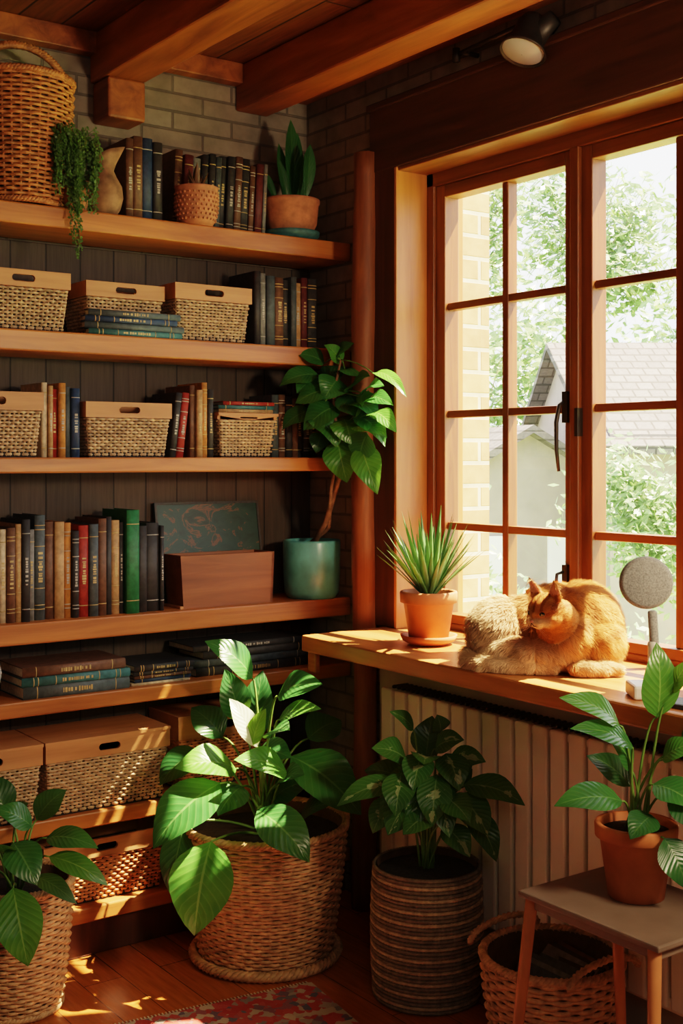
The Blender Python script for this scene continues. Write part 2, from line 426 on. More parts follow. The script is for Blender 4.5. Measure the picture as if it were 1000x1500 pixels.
def ring(c,r,z,n=160): return [(c[0]+r*math.cos(2*math.pi*i/n),c[1]+r*math.sin(2*math.pi*i/n),z) for i in range(n)]

def round_basket(mb,c,r0,r1,z0,z1,k,ks,nst=38,th=.0055,rowh=.0115,bul=0,soil=None,braidbase=False):
    f=roundper(c,r0,r1,bul); weave(mb,f,z0+.008,z1-.005,rowh,nst,k,ks,th)
    rope(mb,ring(c,r1,z1),.006,.007,k,30); rope(mb,ring(c,r0,z0+.012),.005,.006,k,24)
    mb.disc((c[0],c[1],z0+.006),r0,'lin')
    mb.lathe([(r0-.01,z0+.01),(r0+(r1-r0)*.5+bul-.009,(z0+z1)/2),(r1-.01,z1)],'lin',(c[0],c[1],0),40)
    if braidbase: rope(mb,ring(c,r0+.022,z0+.018),.008,.009,k,26)
    if soil: mb.disc((c[0],c[1],soil),r1-.012,'soil',32,.015)

def slot_panel(mb,x0,x1,z0,z1,yf,th,k,sw,sh):
    cx=(x0+x1)/2; cz=(z0+z1)/2; n=32; W=(x1-x0)/2;H=(z1-z0)/2
    vs=[];fs=[]
    for i in range(n):
        a=2*math.pi*(i+.5)/n; ca,sa=math.cos(a),math.sin(a)
        ix=(sw/2-sh/2)*(1 if ca>0 else -1)+sh/2*ca; iz=sh/2*sa
        t=min(W/max(1e-6,abs(ca)),H/max(1e-6,abs(sa))); ox,oz=ca*t,sa*t
        vs+=[(cx+ix,yf,cz+iz),(cx+ox,yf,cz+oz),(cx+ix,yf+th,cz+iz),(cx+ox,yf+th,cz+oz)]
    for sx in(-1,1):
        for sz_ in(-1,1):
            best=min(range(n),key=lambda i:(vs[i*4+1][0]-cx-sx*W)**2+(vs[i*4+1][2]-cz-sz_*H)**2)
            vs[best*4+1]=(cx+sx*W,yf,cz+sz_*H); vs[best*4+3]=(cx+sx*W,yf+th,cz+sz_*H)
    for i in range(n):
        a=i*4;b_=((i+1)%n)*4
        fs+=[(a,a+1,b_+1,b_),(a+2,b_+2,b_+3,a+3),(a,b_,b_+2,a+2),(a+1,a+3,b_+3,b_+1)]
    mb.add(vs,fs,k,smooth=False)
def box_basket(x0,x1,z,h,y0=3.43,d=.22,k='wick2',lid=False,bh=None):
    m=MB(); bh=bh or h*.28; y1=y0+d
    weave(m,rectper(x0+.006,x1-.006,y0+.006,y1-.006,.012),z+.004,z+h-bh,.0100,int((x1-x0+d)*2/.0145)//2*2,k,k,.0044,5,3)
    m.box((x0+.02,y0+.02,z+.001),(x1-.02,y1-.02,z+.008),'lin')
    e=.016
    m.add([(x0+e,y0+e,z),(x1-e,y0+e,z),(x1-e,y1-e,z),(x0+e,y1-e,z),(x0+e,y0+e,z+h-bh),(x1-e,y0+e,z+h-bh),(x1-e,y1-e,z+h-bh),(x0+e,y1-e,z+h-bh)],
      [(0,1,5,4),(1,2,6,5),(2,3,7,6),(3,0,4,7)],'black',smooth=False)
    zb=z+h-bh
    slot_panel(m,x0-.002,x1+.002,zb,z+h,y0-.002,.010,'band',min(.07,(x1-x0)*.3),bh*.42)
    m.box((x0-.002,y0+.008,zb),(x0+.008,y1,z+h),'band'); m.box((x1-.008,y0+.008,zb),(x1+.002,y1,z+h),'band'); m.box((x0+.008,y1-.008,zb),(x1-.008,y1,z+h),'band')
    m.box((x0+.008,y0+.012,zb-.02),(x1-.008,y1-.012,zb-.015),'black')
    if lid: m.box((x0-.004,y0-.004,z+h),(x1+.004,y1,z+h+.009),'band')
    m.obj('storage_basket')
box_basket(1.19,1.476,1.87,.175); box_basket(1.54,1.80,1.87,.165,3.455,.19); box_basket(1.828,2.105,1.87,.18)
box_basket(1.10,1.392,1.5,.19); box_basket(1.528,1.812,1.5,.168); box_basket(1.985,2.205,1.5,.135,3.43,.22,'wick2',True,.012)
box_basket(1.08,1.385,.44,.215,3.42,.23,'wick2',True,.052); box_basket(1.398,1.80,.44,.215,3.42,.23,'wick2',True,.052)
box_basket(1.85,2.20,.44,.23,3.45,.2,'wick3',True)
box_basket(1.40,1.80,.158,.19,3.44,.2,'wick3',False); box_basket(1.86,2.22,.158,.19,3.45,.2,'wick3')

# ------------------------------------------------------------------ books
def book(mb,w,h,d,k,deco=0,T=Matrix()):
    """upright book, spine toward -Y, origin at base front-left"""
    mb.T=T; t=.0025
    mb.box((0,.006,0),(t,d,h),k); mb.box((w-t,.006,0),(w,d,h),k)
    n=6
    def arc(e,z0,z1,kk):
        vs=[];fs=[]
        for z in(z0,z1):
            for i in range(n+1):
                a=math.pi*i/n; vs.append((w/2-(w/2+e)*math.cos(a),.006-(min(.006,w*.25)+e)*math.sin(a),z))
        for i in range(n): fs.append((i,i+1,n+2+i,n+1+i))
        fs.append(tuple(range(n+1))[::-1]); fs.append(tuple(range(n+1,2*n+2)))
        mb.add(vs,fs,kk)
    arc(0,0,h,k)
    mb.box((t,.006,.004),(w-t,d-.004,h-.004),'page')
    dk=random.choice(['gold','gold','silver'])
    if deco>0:
        for z in ([.12,.86] if deco<3 else [.1,.14,.3,.7,.86,.9]): arc(.0005,h*z,h*z+.0025,dk)
    if deco in(2,3) :
        z=h*.36
        while z<h*.64:
            l=random.uniform(.003,.007); yy=.006-min(.006,w*.25)-.0008; ww=w*random.uniform(.12,.22)
            mb.box((w/2-ww,yy,z),(w/2+ww,yy+.0012,z+l),dk); z+=l+random.choice([.002,.003,.007])
    mb.T=None
def row(x0,x1,z,h0,h1,pal,wmin=.016,wmax=.034,y=3.45,d=.17,seed=1,lean=0,seq=False):
    random.seed(seed); m=MB(); x=x0; i=0
    while x<x1-.008:
        w=min(random.uniform(wmin,wmax),x1-x); 
        if x1-x-w<.01: w=x1-x
        hh=random.uniform(h0,h1); T=Matrix.Translation((x,y+random.uniform(-.008,.012),z))
        if lean: T=T@Matrix.Rotation(lean,4,'Y')
        cn=pal[i%len(pal)] if seq else random.choice(pal); i+=1
        book(m,w-.001,hh,d,'b_'+cn,random.choice([0,1,2,2,3]),T); x+=w+(abs(lean)*.03)
    return m.obj('row_of_books')
dk=['char','char','slate','char','brown','navy']
row(1.675,1.80,2.236,.235,.262,dk,.022,.036,3.46,.17,3)
row(1.86,2.205,2.236,.235,.262,['brown','wine','grey','char','char','slate','char','char','brown','char'],.020,.032,3.50,.15,5,.05,True)
row(2.13,2.385,1.87,.215,.245,['char','grey','slate','brown','char','slate','tan','wine','char'],.022,.034,3.45,.17,8,0,True)
row(1.40,1.518,1.5,.20,.232,['cream','tan','red','orange','slate','navy'],.015,.022,3.45,.17,12,0,True)
row(1.822,1.875,1.5,.205,.215,['char','red'],.02,.027,3.46,.17,41,.12,True)
row(1.895,1.978,1.5,.205,.24,['brown','tan','orange','char'],.018,.024,3.45,.17,14,0,True)
row(2.215,2.44,1.5,.19,.215,['char','slate','brown','char'],.022,.03,3.47,.15,19)
row(1.00,1.665,1.02,.255,.312,['brown','slate','char','tan','orange','brown','char','orange','wine','slate','grey','cream','brown','tan','char','grey','slate','brown','tan','orange','char','red','slate','brown','char','tan','char'],.016,.033,3.45,.18,24,0,True)
m=MB(); random.seed(4); book(m,.042,.318,.18,'b_green',1,Matrix.Translation((1.668,3.440,1.02)));
m.obj('green_book')
row(1.712,1.80,1.02,.265,.285,['char','slate','char'],.03,.045,3.45,.18,31)
def stack(name,x0,x1,z,cols,y=3.44,d=.17,seed=1,ths=None):
    random.seed(seed); m=MB()
    for i,cn in enumerate(cols):
        t=(ths[i] if ths else random.uniform(.018,.032)); L=(x1-x0)*random.uniform(.88,1); xx=x0+random.uniform(0,(x1-x0)-L)
        T=Matrix.Translation((xx,y+random.uniform(0,.01),z+t))@Matrix.Rotation(math.pi/2,4,'Y')
        book(m,t,L,d,'b_'+cn,random.choice([1,2,3]),T); z+=t+.0005
    return m.obj(name)
stack('stack_of_books',1.515,1.86,1.87,['teal','slate','navy','slate'],3.413,.038,3,[.018,.02,.017,.02])
stack('stack_of_books',1.325,1.67,.795,['slate','teal','brown'],3.42,.2,6,[.036,.026,.030])
stack('stack_of_magazines',1.68,1.90,.795,['cream','navy','brown','char','char'],3.43,.2,7,[.008,.012,.009,.012,.02])
stack('stack_of_books',1.91,2.38,.795,['char','slate','char','char'],3.46,.18,9,[.028,.024,.026,.02])
stack('stack_of_books',1.99,2.21,1.6455,['tan','teal','red'],3.44,.17,11,[.012,.012,.012])

m=MB()
x0,x1,y0,y1,z=1.855,2.20,3.45,3.56,1.02
m.box((x0,y0,z),(x1,y1,z+.008),'band')
def slab(pts,th,k):
    a,b_,c_,d_=[V(p) for p in pts]; n=(b_-a).cross(d_-a).normalized()*th
    vs=[a,b_,c_,d_,a+n,b_+n,c_+n,d_+n]; m.add(vs,[(0,3,2,1),(4,5,6,7),(0,1,5,4),(1,2,6,5),(2,3,7,6),(3,0,4,7)],k,smooth=False)
M['boxw']=wood('letter_box_wood',(.15,.048,.022),(.30,.108,.044),'x',.5)
slab([(x0+.012,y0,z),(x1,y0,z),(x1,y0-.012,z+.168),(x0-.005,y0-.012,z+.168)],-.009,'boxw')
slab([(x0+.012,y1,z),(x1,y1,z),(x1,y1,z+.168),(x0-.005,y1,z+.168)],.009,'boxw')
slab([(x0+.012,y0,z),(x0+.012,y1,z),(x0-.005,y1,z+.168),(x0-.005,y0-.012,z+.168)],.009,'boxw')
slab([(x1,y0,z),(x1,y1,z),(x1,y1,z+.168),(x1,y0-.012,z+.168)],-.009,'boxw')
m.obj('wooden_letter_box')
m=MB(); m.T=Matrix.Translation((1.86,3.585,1.02))@Matrix.Rotation(-.17,4,'X')
m.box((0,0,0),(.40,.012,.335),'paint')
for a in((0,0,.40,.008),(0,.327,.40,.335),(0,.008,.008,.327),(.392,.008,.40,.327)): m.box((a[0],-.003,a[1]),(a[2],0,a[3]),'b_char')
m.T=None; m.obj('leaning_painting')

# ------------------------------------------------------------------ pots
def pot(m,c,rb,rt,h,k,rim=.012,rimh=.03,soilk='soil'):
    m.lathe([(0.001,0),(rb,0),(rb+(rt-rb)*.75,h-rimh),(rt-.003,h-rimh),(rt+rim*.4,h-rimh+.003),(rt+rim*.5,h-.004),(rt+rim*.3,h),(rt-.006,h),(rt-.010,h-.02),(rt-.014,h-.03)],k,c)
    m.disc((c[0],c[1],c[2]+h-.018),rt-.008,soilk,28,.006)
random.seed(2)
m=MB(); cc=(1.362,3.525)
round_basket(m,cc,.118,.150,2.236,2.615,'wick3','wick3',34,.0055,.0125,.006)
pts=[(cc[0]+.145*math.cos(a),cc[1],2.60+.125*math.sin(a)) for a in [math.pi*i/48 for i in range(49)]]
rope(m,pts,.007,.008,'wick3',16,False); m.obj('wicker_hamper')
random.seed(5); m=MB(); c0=(1.505,3.46)
m.lathe([(0.001,0),(.035,0),(.045,.09),(.04,.09),(.036,.07)],'terrad',(c0[0],c0[1],2.236)); m.disc((c0[0],c0[1],2.30),.04,'soil')
for i in range(90):
    a=random.uniform(0,2*math.pi); rr_=random.uniform(0,.035)
    p=V((c0[0]+rr_*math.cos(a),c0[1]+rr_*math.sin(a)*.6,2.33))
    ex=V((1.478+random.uniform(-.075,.07),random.uniform(3.365,3.40),2.40+random.uniform(-.02,.075)))
    L=random.uniform(.06,.20); 
    if i%9==0: L=random.uniform(.25,.33); ex.x=1.478+random.uniform(-.035,.03)
    pts=[p,(p+ex)/2+V((0,0,.05)),ex]; n=int(L/.012)
    for j in range(1,n): pts.append(ex+V((.004*math.sin(j*.7+i),-.003*math.sin(j*.5),-.012*j)))
    m.tube(pts,.0010,'stem',3)
    for j,pp in enumerate(pts[1:]):
        for _ in range(4 if L<.24 else 2):
            dr=V((random.uniform(-1,1),random.uniform(-1,.4),random.uniform(-1,.5))).normalized()*random.uniform(.007,.012)
            q=V(pp)+V((random.uniform(-.005,.005),random.uniform(-.005,.005),random.uniform(-.006,.006)))
            sd=dr.cross(V((.3,-1,.2))).normalized()*.0045
            m.add([q,q+dr*.5+sd,q+dr,q+dr*.5-sd],[(0,1,2,3)],'trail',[(.5,0),(.2,.5),(.5,1),(.8,.5)])
m.obj('trailing_plant')
m=MB()
def warp(p,a):
    z=p.z-2.236; k=max(0,(z-.135)/.07)
    if k>0: p.z+=.022*k*math.cos(a); p.x+=.026*k*max(0,math.cos(a))
    return p
m.lathe([(0.001,0),(.035,0),(.048,.02),(.057,.055),(.053,.09),(.036,.12),(.027,.138),(.029,.155),(.036,.178),(.042,.198),(.038,.198),(.030,.175),(.022,.15),(.02,.12)],'clay',(1.603,3.465,2.236),36,warp)
m.obj('clay_jug')
m=MB(); c=(1.905,3.435,2.236)
m.lathe([(0.001,0),(.052,0),(.062,.02),(.068,.06),(.067,.10),(.068,.112),(.071,.118),(.066,.12),(.060,.11),(.056,.09)],'terrad',c,40)
random.seed(3)
for j in range(7):
    for i in range(26):
        a=2*math.pi*(i+.5*(j%2))/26; z=.015+j*.0135; R=[.060,.064,.067,.0685,.0685,.068,.0675][j]
        m.ell((c[0]+R*math.cos(a),c[1]+R*math.sin(a),c[2]+z),(.0042,.0042,.0042),'terrad',6)
m.disc((c[0],c[1],c[2]+.1),.062,'soil')
for i in range(14):
    a=2*math.pi*i/14*2.4; ti=.3+.5*(i/14); m.blade((c[0],c[1],c[2]+.1),(math.cos(a)*ti,math.sin(a)*ti*.5,1),random.uniform(.06,.10),.022,'succ',-.1)
m.obj('potted_succulent')
m=MB(); c=(2.315,3.515,2.236)
m.lathe([(0.001,0),(.075,0),(.098,.018),(.100,.032),(.09,.034),(.07,.02),(.0,.018)],'b_teal',c)
m.lathe([(.05,.02),(.072,.022),(.09,.06),(.094,.10),(.096,.125),(.10,.13),(.10,.142),(.088,.142),(.084,.12)],'terrad',c); m.disc((c[0],c[1],c[2]+.125),.086,'soil')
for i,(dx,dy,L,wd) in enumerate([(0,0,.30,.062),(.09,.0,.26,.05),(-.12,.02,.22,.045),(.22,-.02,.22,.045),(.3,.04,.17,.036),(-.3,-.02,.16,.035),(-.5,.02,.13,.03),(.06,-.08,.20,.05)]):
    m.T=Matrix.Translation((c[0]+dx*.08,c[1]+dy,c[2]+.12))
    d=V((dx*.9,dy,1)).normalized()*L; m.leaf((0,0,0),d,wd,'leafD',(0,-1,.1),.03,.3,10,1.25,.0)
    m.T=None
m.obj('potted_snake_plant')
m=MB(); m.lathe([(.001,0),(.03,0),(.055,.04),(.062,.08),(.05,.13),(.03,.155),(.033,.17),(.028,.17)],'speck',(1.225,3.49,.795)); m.obj('ceramic_vase')

# ------------------------------------------------------------------ foliage plants (local frame: x right, y away, z up)
def bez(a,b_,c_,n=8): return [a*(1-t)**2+b_*2*t*(1-t)+c_*t*t for t in [i/n for i in range(n+1)]]
def foliage(m,u,crown,leaves,k,stemr=.0035,N=(0,-.6,.8),arch=.14,fold=.22,ex=.8):
    for L in leaves:
        ax,az,ay,tx,tz,ty,w=L[:7]; kk=L[7] if len(L)>7 else k
        A=V((ax*u,ay*u,az*u)); T=V((tx*u,ty*u,tz*u)); C=V(crown)*1.0+V((random.uniform(-.02,.02),random.uniform(-.02,.02),0))
        mid=V((C.x*.55+A.x*.45,C.y*.55+A.y*.45,max(A.z,C.z+.3*(A.z-C.z))))
        pts=bez(C,mid,A); m.tube(pts,[stemr*(1.2-.5*i/8) for i in range(9)],'stem',6)
        m.leaf(A,T,w*u*1.05,kk,N,arch,fold,10,ex)
random.seed(11); m=MB(); u=.00207
round_basket(m,(0,0),.195,.243,0,.40,'wick','wick',50,.0054,.0108,.004,.365,True)
for s_ in (-1,1): rope(m,[(s_*.245+.0*i,.06*math.cos(math.pi*i/20),.40+.035*math.sin(math.pi*i/20)) for i in range(21)],.005,.006,'wick',8,False)
LL=[(-20,400,10,-88,458,-10,50),(-42,335,30,-62,412,20,46,'leafD'),(18,380,-20,84,402,-50,52),(22,352,-50,82,374,-80,32,'leafB'),
(-8,318,-70,-48,384,-60,34,'leafW'),(-14,322,-75,4,372,-70,26,'leafL'),(-38,285,-60,-118,298,-110,58,'leafB'),(36,282,-80,-36,312,-120,48,'leafB'),
(-58,272,-90,-142,202,-150,74),(-100,292,20,-155,246,0,50,'leafD'),(38,298,-40,138,222,-70,78),(-4,244,-120,68,186,-160,62),
(-66,204,-130,-84,92,-170,84,'leafB'),(-112,205,-40,-128,108,-70,46,'leafD'),(50,200,-20,95,235,-60,40,'leafD'),(-20,300,60,-10,400,80,50,'leafD'),
(60,300,60,110,320,90,60,'leafD'),(-70,300,70,-120,340,90,55,'leafD'),(10,330,-60,40,350,-110,40,'leafA'),(20,260,-60,60,290,-110,44,'leafD'),
(-10,300,-30,40,300,-60,50,'leafD'),(-30,260,-60,-60,230,-100,50,'leafD'),(10,230,-20,70,260,-30,50,'leafD')]
foliage(m,u,(0,0,.36),LL,'leafA',.0042)
m.obj('potted_peace_lily',(1.985,3.150,0),YAW)
random.seed(12); m=MB(); u=.00191
for i in range(34):
    z=.008+i*.0107; r=.148+.006*math.sin(i/33*math.pi)+random.uniform(-.001,.001)
    rope(m,ring((0,0),r,z,110),.0022,.0040,'ropeA' if i%3==1 else 'ropeB',30,True,4)
m.lathe([(.001,.004),(.14,.004),(.146,.18),(.14,.365)],'lin',n=40); m.disc((0,0,.345),.138,'soil',32,.012)
VL=[(-20,385,0,-55,415,-10,26),(20,380,10,15,408,0,30),(10,365,-30,50,382,-50,42),(-30,345,-20,-82,368,-40,46),(-40,315,-30,-132,288,-50,38),
(-20,305,-50,-60,255,-80,52),(-40,335,-50,-50,285,-90,46),(10,335,-60,0,272,-90,48),(30,345,-20,82,348,-40,42),(50,315,-40,132,298,-80,46),
(40,305,-50,80,255,-80,50),(20,305,-70,52,282,-110,44),(60,275,-20,95,212,-60,40),(0,275,-60,-40,262,-100,40),(20,260,-50,55,225,-80,40),
(-10,360,-40,-25,318,-80,44),(25,360,-40,40,318,-80,46),(-25,300,30,-90,310,60,50,'leafD'),(30,300,20,70,320,30,50,'leafD'),(0,340,20,10,400,30,50,'leafD'),(-50,285,0,-80,240,-20,40)]
for _ in range(10):
    a=random.uniform(0,6.28); VL.append((20*math.cos(a),random.uniform(280,350),20*math.sin(a)-15,70*math.cos(a),random.uniform(250,360),60*math.sin(a)-30,44))
foliage(m,u,(0,0,.345),VL,'leafV',.003,arch=.16)
m.tube([(0,0,.34),(.01,0,.45),(.0,0,.56)],[.009,.007,.004],'stem',8)
m.obj('potted_variegated_plant',(2.205,2.655,0),YAW)
random.seed(13); m=MB(); u=.00187
round_basket(m,(0,0),.120,.150,0,.345,'wick','wick',36,.0052,.0105,.004,.31)
GL=[(28,268,-20,-20,300,-40,40),(52,255,-30,132,250,-60,38),(60,235,-50,148,200,-70,34,'leafB'),(12,258,-60,55,212,-100,52),(20,205,-90,48,108,-120,62,'leafB'),
(-15,225,-90,-35,140,-120,56),(0,268,0,20,300,-10,40,'leafD'),(42,210,-60,108,182,-90,28,'leafD'),(-30,260,-40,-90,250,-80,55),(-40,240,0,-120,200,-10,55),(-20,270,30,-60,330,40,50,'leafD'),(20,260,40,60,300,60,45,'leafD'),(0,240,-60,-10,270,-120,48)]
foliage(m,u,(0,0,.31),GL,'leafA',.0035)
m.obj('potted_hosta',(1.24,3.245,0),YAW)
random.seed(14); m=MB(); u=.00233
m.lathe([(.001,0),(.082,0),(.094,.02),(.098,.10),(.099,.19),(.097,.197),(.088,.197),(.088,.17)],'teal',n=48); m.disc((0,0,.175),.09,'soil')
def fwd(x,y,z):
    y=min(y,-(.8115*x-18)/.584-12); f=1+y*u/4.22
    return V((x*f,y,(z-206)*f+206))*u
tr=[V((0,0,.17)),V((.05,-.04,.26)),fwd(42,-60,175),fwd(38,-60,236),fwd(34,-60,300),fwd(45,-70,350)]
m.tube(tr,[.011,.010,.008,.007,.006,.003],'bark',8); m.tube([V((-.02,0,.17)),V((.06,-.02,.24)),fwd(30,-60,160),fwd(42,-55,220)],[.008,.008,.006,.005],'bark',7)
TL=[(40,352,-40,65,374,-50,24),(20,345,-40,-22,358,-50,28),(10,328,-50,-46,312,-60,32),(50,335,-50,72,325,-60,36),(30,305,-60,-22,285,-70,38),(40,282,-60,-10,245,-75,42),
(0,275,-40,-42,248,-50,32,'leafD'),(60,285,-50,100,262,-60,38),(85,290,-50,125,282,-60,26),(95,330,-50,145,295,-60,20,'leafB'),(90,272,-50,130,242,-60,28,'leafB'),
(40,232,-60,54,168,-75,44,'leafB'),(75,222,-60,100,152,-75,38,'leafB'),(85,242,-60,75,200,-75,42),(20,262,-60,40,222,-80,42),(40,322,-60,20,292,-80,42),(60,305,-60,90,325,-80,38),
(15,242,-40,8,212,-50,26,'leafD'),(50,262,-70,60,225,-90,44,'leafB'),(55,300,-40,80,260,-40,46,'leafD'),(30,260,-30,70,240,-20,50,'leafD'),(20,300,-30,50,340,-30,46,'leafD'),(0,300,-40,-20,330,-50,34,'leafD'),(70,250,-40,115,235,-50,36,'leafD'),(70,265,-60,112,222,-80,34),
(5,318,-50,-20,300,-70,30),(45,345,-50,20,372,-60,26,'leafB'),(70,270,-60,95,300,-70,34,'leafB'),(10,270,-60,25,240,-80,34),(80,300,-50,110,312,-60,26)]
for L in TL:
    ax,az,ay,tx,tz,ty,w=L[:7]; kk=L[7] if len(L)>7 else 'leafA'
    A=fwd(ax,ay,az);T=fwd(tx,ty,tz); c_=min(tr[2:],key=lambda q:(q-A).length)
    m.tube(bez(c_,(c_+A)/2+V((0,0,.02)),A,4),.0022,'stem',4); m.leaf(A,T,w*u*1.15,kk,(random.uniform(-.3,.3),-.75,.6),.15,.25,9,.7,.05)
m.obj('potted_climbing_plant',(2.385,3.49,1.02),YAW)
random.seed(15); m=MB()
m.lathe([(.001,0),(.055,0),(.078,.012),(.085,.028),(.078,.028),(.06,.012)],'terra')
pot(m,(0,0,.012),.058,.080,.145,'terra',.012,.035)
for i in range(64):
    a=i*2.4; t=(i/64)**.7; el=1.48-t*.72; L=random.uniform(.21,.275)*(1-.15*t)
    d=V((math.cos(a)*math.cos(el),math.sin(a)*math.cos(el),math.sin(el)))
    m.blade((math.cos(a)*.012,math.sin(a)*.012,.14),d,L,.017,'aloe',.22*t,.35)
m.obj('potted_aloe',(2.345,2.815,.9455),YAW)

# ------------------------------------------------------------------ stool + plant + magazine basket
m=MB(); x0,x1,y0,y1,z=1.89,2.19,1.575,1.965,.55
m.box((x0,y0,z-.014),(x1,y1,z),'grey'); 
m.box((x0+.02,y0+.02,z-.04),(x0+.032,y1-.02,z-.014),'grey'); m.box((x1-.032,y0+.02,z-.04),(x1-.02,y1-.02,z-.014),'grey')
m.box((x0+.02,y0+.02,z-.04),(x1-.02,y0+.032,z-.014),'grey'); m.box((x0+.02,y1-.032,z-.04),(x1-.02,y1-.02,z-.014),'grey')
for (a,b_,ex,ey) in ((x0+.025,y0+.03,-.03,-.02),(x1-.03,y0+.03,.03,-.03),(x0+.025,y1-.02,-.05,.03),(x1-.03,y1-.04,.02,-.01)):
    m.tube([(a,b_,z-.015),(a+ex*.5,b_+ey*.5,z/2),(a+ex,b_+ey,0)],[.014,.0125,.010],'copper',14)
m.obj('side_stool',bevel=.004)
random.seed(16); m=MB(); u=.001483
pot(m,(0,0,0),.060,.084,.158,'terra',.010,.032)
SL=[(28,262,-10,25,372,-20,54,'leafB'),(-28,252,-20,-120,296,-40,46,'leafB'),(-12,222,-30,-108,256,-60,42),(-30,148,-40,-132,150,-70,50),(30,205,-30,75,235,-60,40,'leafB'),
(45,300,-25,70,352,-40,26,'leafL'),(40,160,-40,80,112,-80,62,'leafD'),(15,172,-40,65,150,-80,54),(25,102,-60,50,38,-80,56,'leafD'),(-8,182,0,-45,240,-10,36),(0,150,30,-60,190,60,46,'leafD'),(55,220,-40,100,250,-60,50,'leafA'),(10,130,-50,-30,110,-90,44,'leafD')]
foliage(m,u,(0,0,.14),SL,'leafA',.003)
m.obj('potted_lily',(2.075,1.79,.551),YAW)
random.seed(17); m=MB(); c=(2.215,2.18)
round_basket(m,c,.135,.172,0,.262,'wick','wick',34,.0062,.0125,.006)
for s_ in(-1,1): rope(m,[(c[0]+.12*math.cos(a)*1,c[1]+s_*.172,.262+.04*math.sin(a)) for a in [math.pi*i/20 for i in range(21)]],.005,.006,'wick',8,False)
m.disc((c[0],c[1],.12),.14,'lin')
for i in range(9):
    T=Matrix.Translation((c[0]-.10+i*.018,c[1]-.10+.003*i,.135+.004*i))@Matrix.Rotation(.45+.09*i,4,'Y')@Matrix.Rotation(random.uniform(-.15,.15),4,'Z')
    book(m,.008,.12,.17,'b_'+random.choice(['char','slate','grey','teal','cream','brown']),0,T)
m.obj('magazine_basket')
m=MB(); 
m.box((-.048,-.045,.0),(.048,.045,.032),'whitep'); 
m.tube([(0.01,0,.03),(.01,0,.11),(.005,0,.13)],[.016,.015,.012],'whitep',18); m.tube([(.01,0,.115),(.005,0,.20)],.011,'speck',16)
m.T=Matrix.Translation((-.012,-.01,.265))@Euler((math.radians(90),0,math.radians(-12))).to_matrix().to_4x4()
m.lathe([(.001,-.018),(.05,-.018),(.060,-.012),(.061,0),(.058,.010),(.050,.014),(.001,.016)],'speck',n=40)
m.T=None; m.obj('desk_lamp',(2.245,1.895,.9455),YAW,bevel=.006)
m=MB(); m.box((0,0,0),(.08,.15,.01),'b_char'); m.box((.004,.006,.01),(.076,.144,.011),'b_slate'); m.obj('phone',(2.19,1.66,.9455),.1,bevel=.003)
m=MB(); m.box((-1.3,-1.4,0),(-.12,0,.008),'rug')
for i in range(118): m.box((-1.3+i*.01,0,.001),(-1.296+i*.01,.02,.004),'b_cream')
m.obj('patterned_rug',(2.09,2.87,.0005),math.radians(-8))

# ------------------------------------------------------------------ cat (local frame x right, y away)
random.seed(21)
m=MB(); E=lambda c,r,rot=None: m.ell(c,r,'fur',20,rot)
E((-.118,.055,.088),(.088,.10,.092)); E((-.05,.06,.092),(.12,.09,.09)); E((.03,.04,.108),(.13,.105,.108)); E((.095,.02,.110),(.105,.115,.114))
E((.11,-.02,.075),(.085,.10,.078)); E((.045,-.045,.085),(.075,.085,.085)); E((.015,-.065,.12),(.055,.055,.06)); E((-.10,.0,.05),(.08,.07,.05))
E((.0,-.03,.045),(.12,.09,.045))
H=V((-.020,-.105,.165)); fd=V((-.78,-.56,-.28)).normalized()
up=(V((0,0,1))-fd*fd.z).normalized(); sd=fd.cross(up)
RH=Matrix((sd,fd,up)).transposed().to_quaternion()   # local x=side,y=face,z=up
def hp(x,y,z): return H+sd*x+fd*y+up*z
E(hp(0,0,.002),(.048,.046,.042),RH); E(hp(0,.032,-.015),(.024,.026,.017),RH); E(hp(.024,.014,-.016),(.026,.028,.022),RH); E(hp(-.024,.014,-.016),(.026,.028,.022),RH)
E(hp(0,.028,.004),(.012,.026,.014),RH); E(hp(0,-.03,-.03),(.050,.05,.048),RH); E(hp(0,.032,-.027),(.014,.016,.010),RH)
E(hp(.010,.045,-.017),(.012,.012,.009),RH); E(hp(-.010,.045,-.017),(.012,.012,.009),RH)
for s_ in(-1,1):
    base=hp(s_*.029,-.008,.026); tip=hp(s_*.043,-.004,.086); vs=[];n=12
    for rr_,t in((.024,0),(.019,.35),(.0115,.7),(.003,1)):
        for i in range(n):
            a=2*math.pi*i/n; vs.append(base.lerp(tip,t)+sd*(rr_*math.cos(a))+fd*(rr_*.40*math.sin(a)-.004*math.sin(t*3)))
    fs=[(j*n+i,j*n+(i+1)%n,(j+1)*n+(i+1)%n,(j+1)*n+i) for j in range(3) for i in range(n)]+[tuple(range(n))[::-1],tuple(3*n+i for i in range(n))]
    m.add(vs,fs,'fur')
for (x,y) in((.075,-.125),(.115,-.115)): E((x,y,.020),(.048,.024,.020),Euler((0,0,-.15)).to_quaternion()); E((x+.04,y-.004,.016),(.020,.020,.015))
tp=[V((-.20,.06,.03)),V((-.205,.0,.022)),V((-.17,-.05,.02)),V((-.11,-.08,.02)),V((-.05,-.095,.02)),V((0,-.10,.02))]
for i in range(len(tp)-1):
    for j in range(6): E(tp[i].lerp(tp[i+1],j/6),(.021,.021,.019))
cat=m.obj('cat')
rm=cat.modifiers.new('r','REMESH'); rm.mode='VOXEL'; rm.voxel_size=.0034
sm=cat.modifiers.new('s','SMOOTH'); sm.iterations=6; sm.factor=.5
dg=bpy.context.evaluated_depsgraph_get(); ev=cat.evaluated_get(dg); me=bpy.data.meshes.new_from_object(ev)
import bisect
bv=[v.co.copy() for v in me.vertices]; bf=[tuple(p.vertices) for p in me.polygons]; bn=[v.normal.copy() for v in me.vertices]
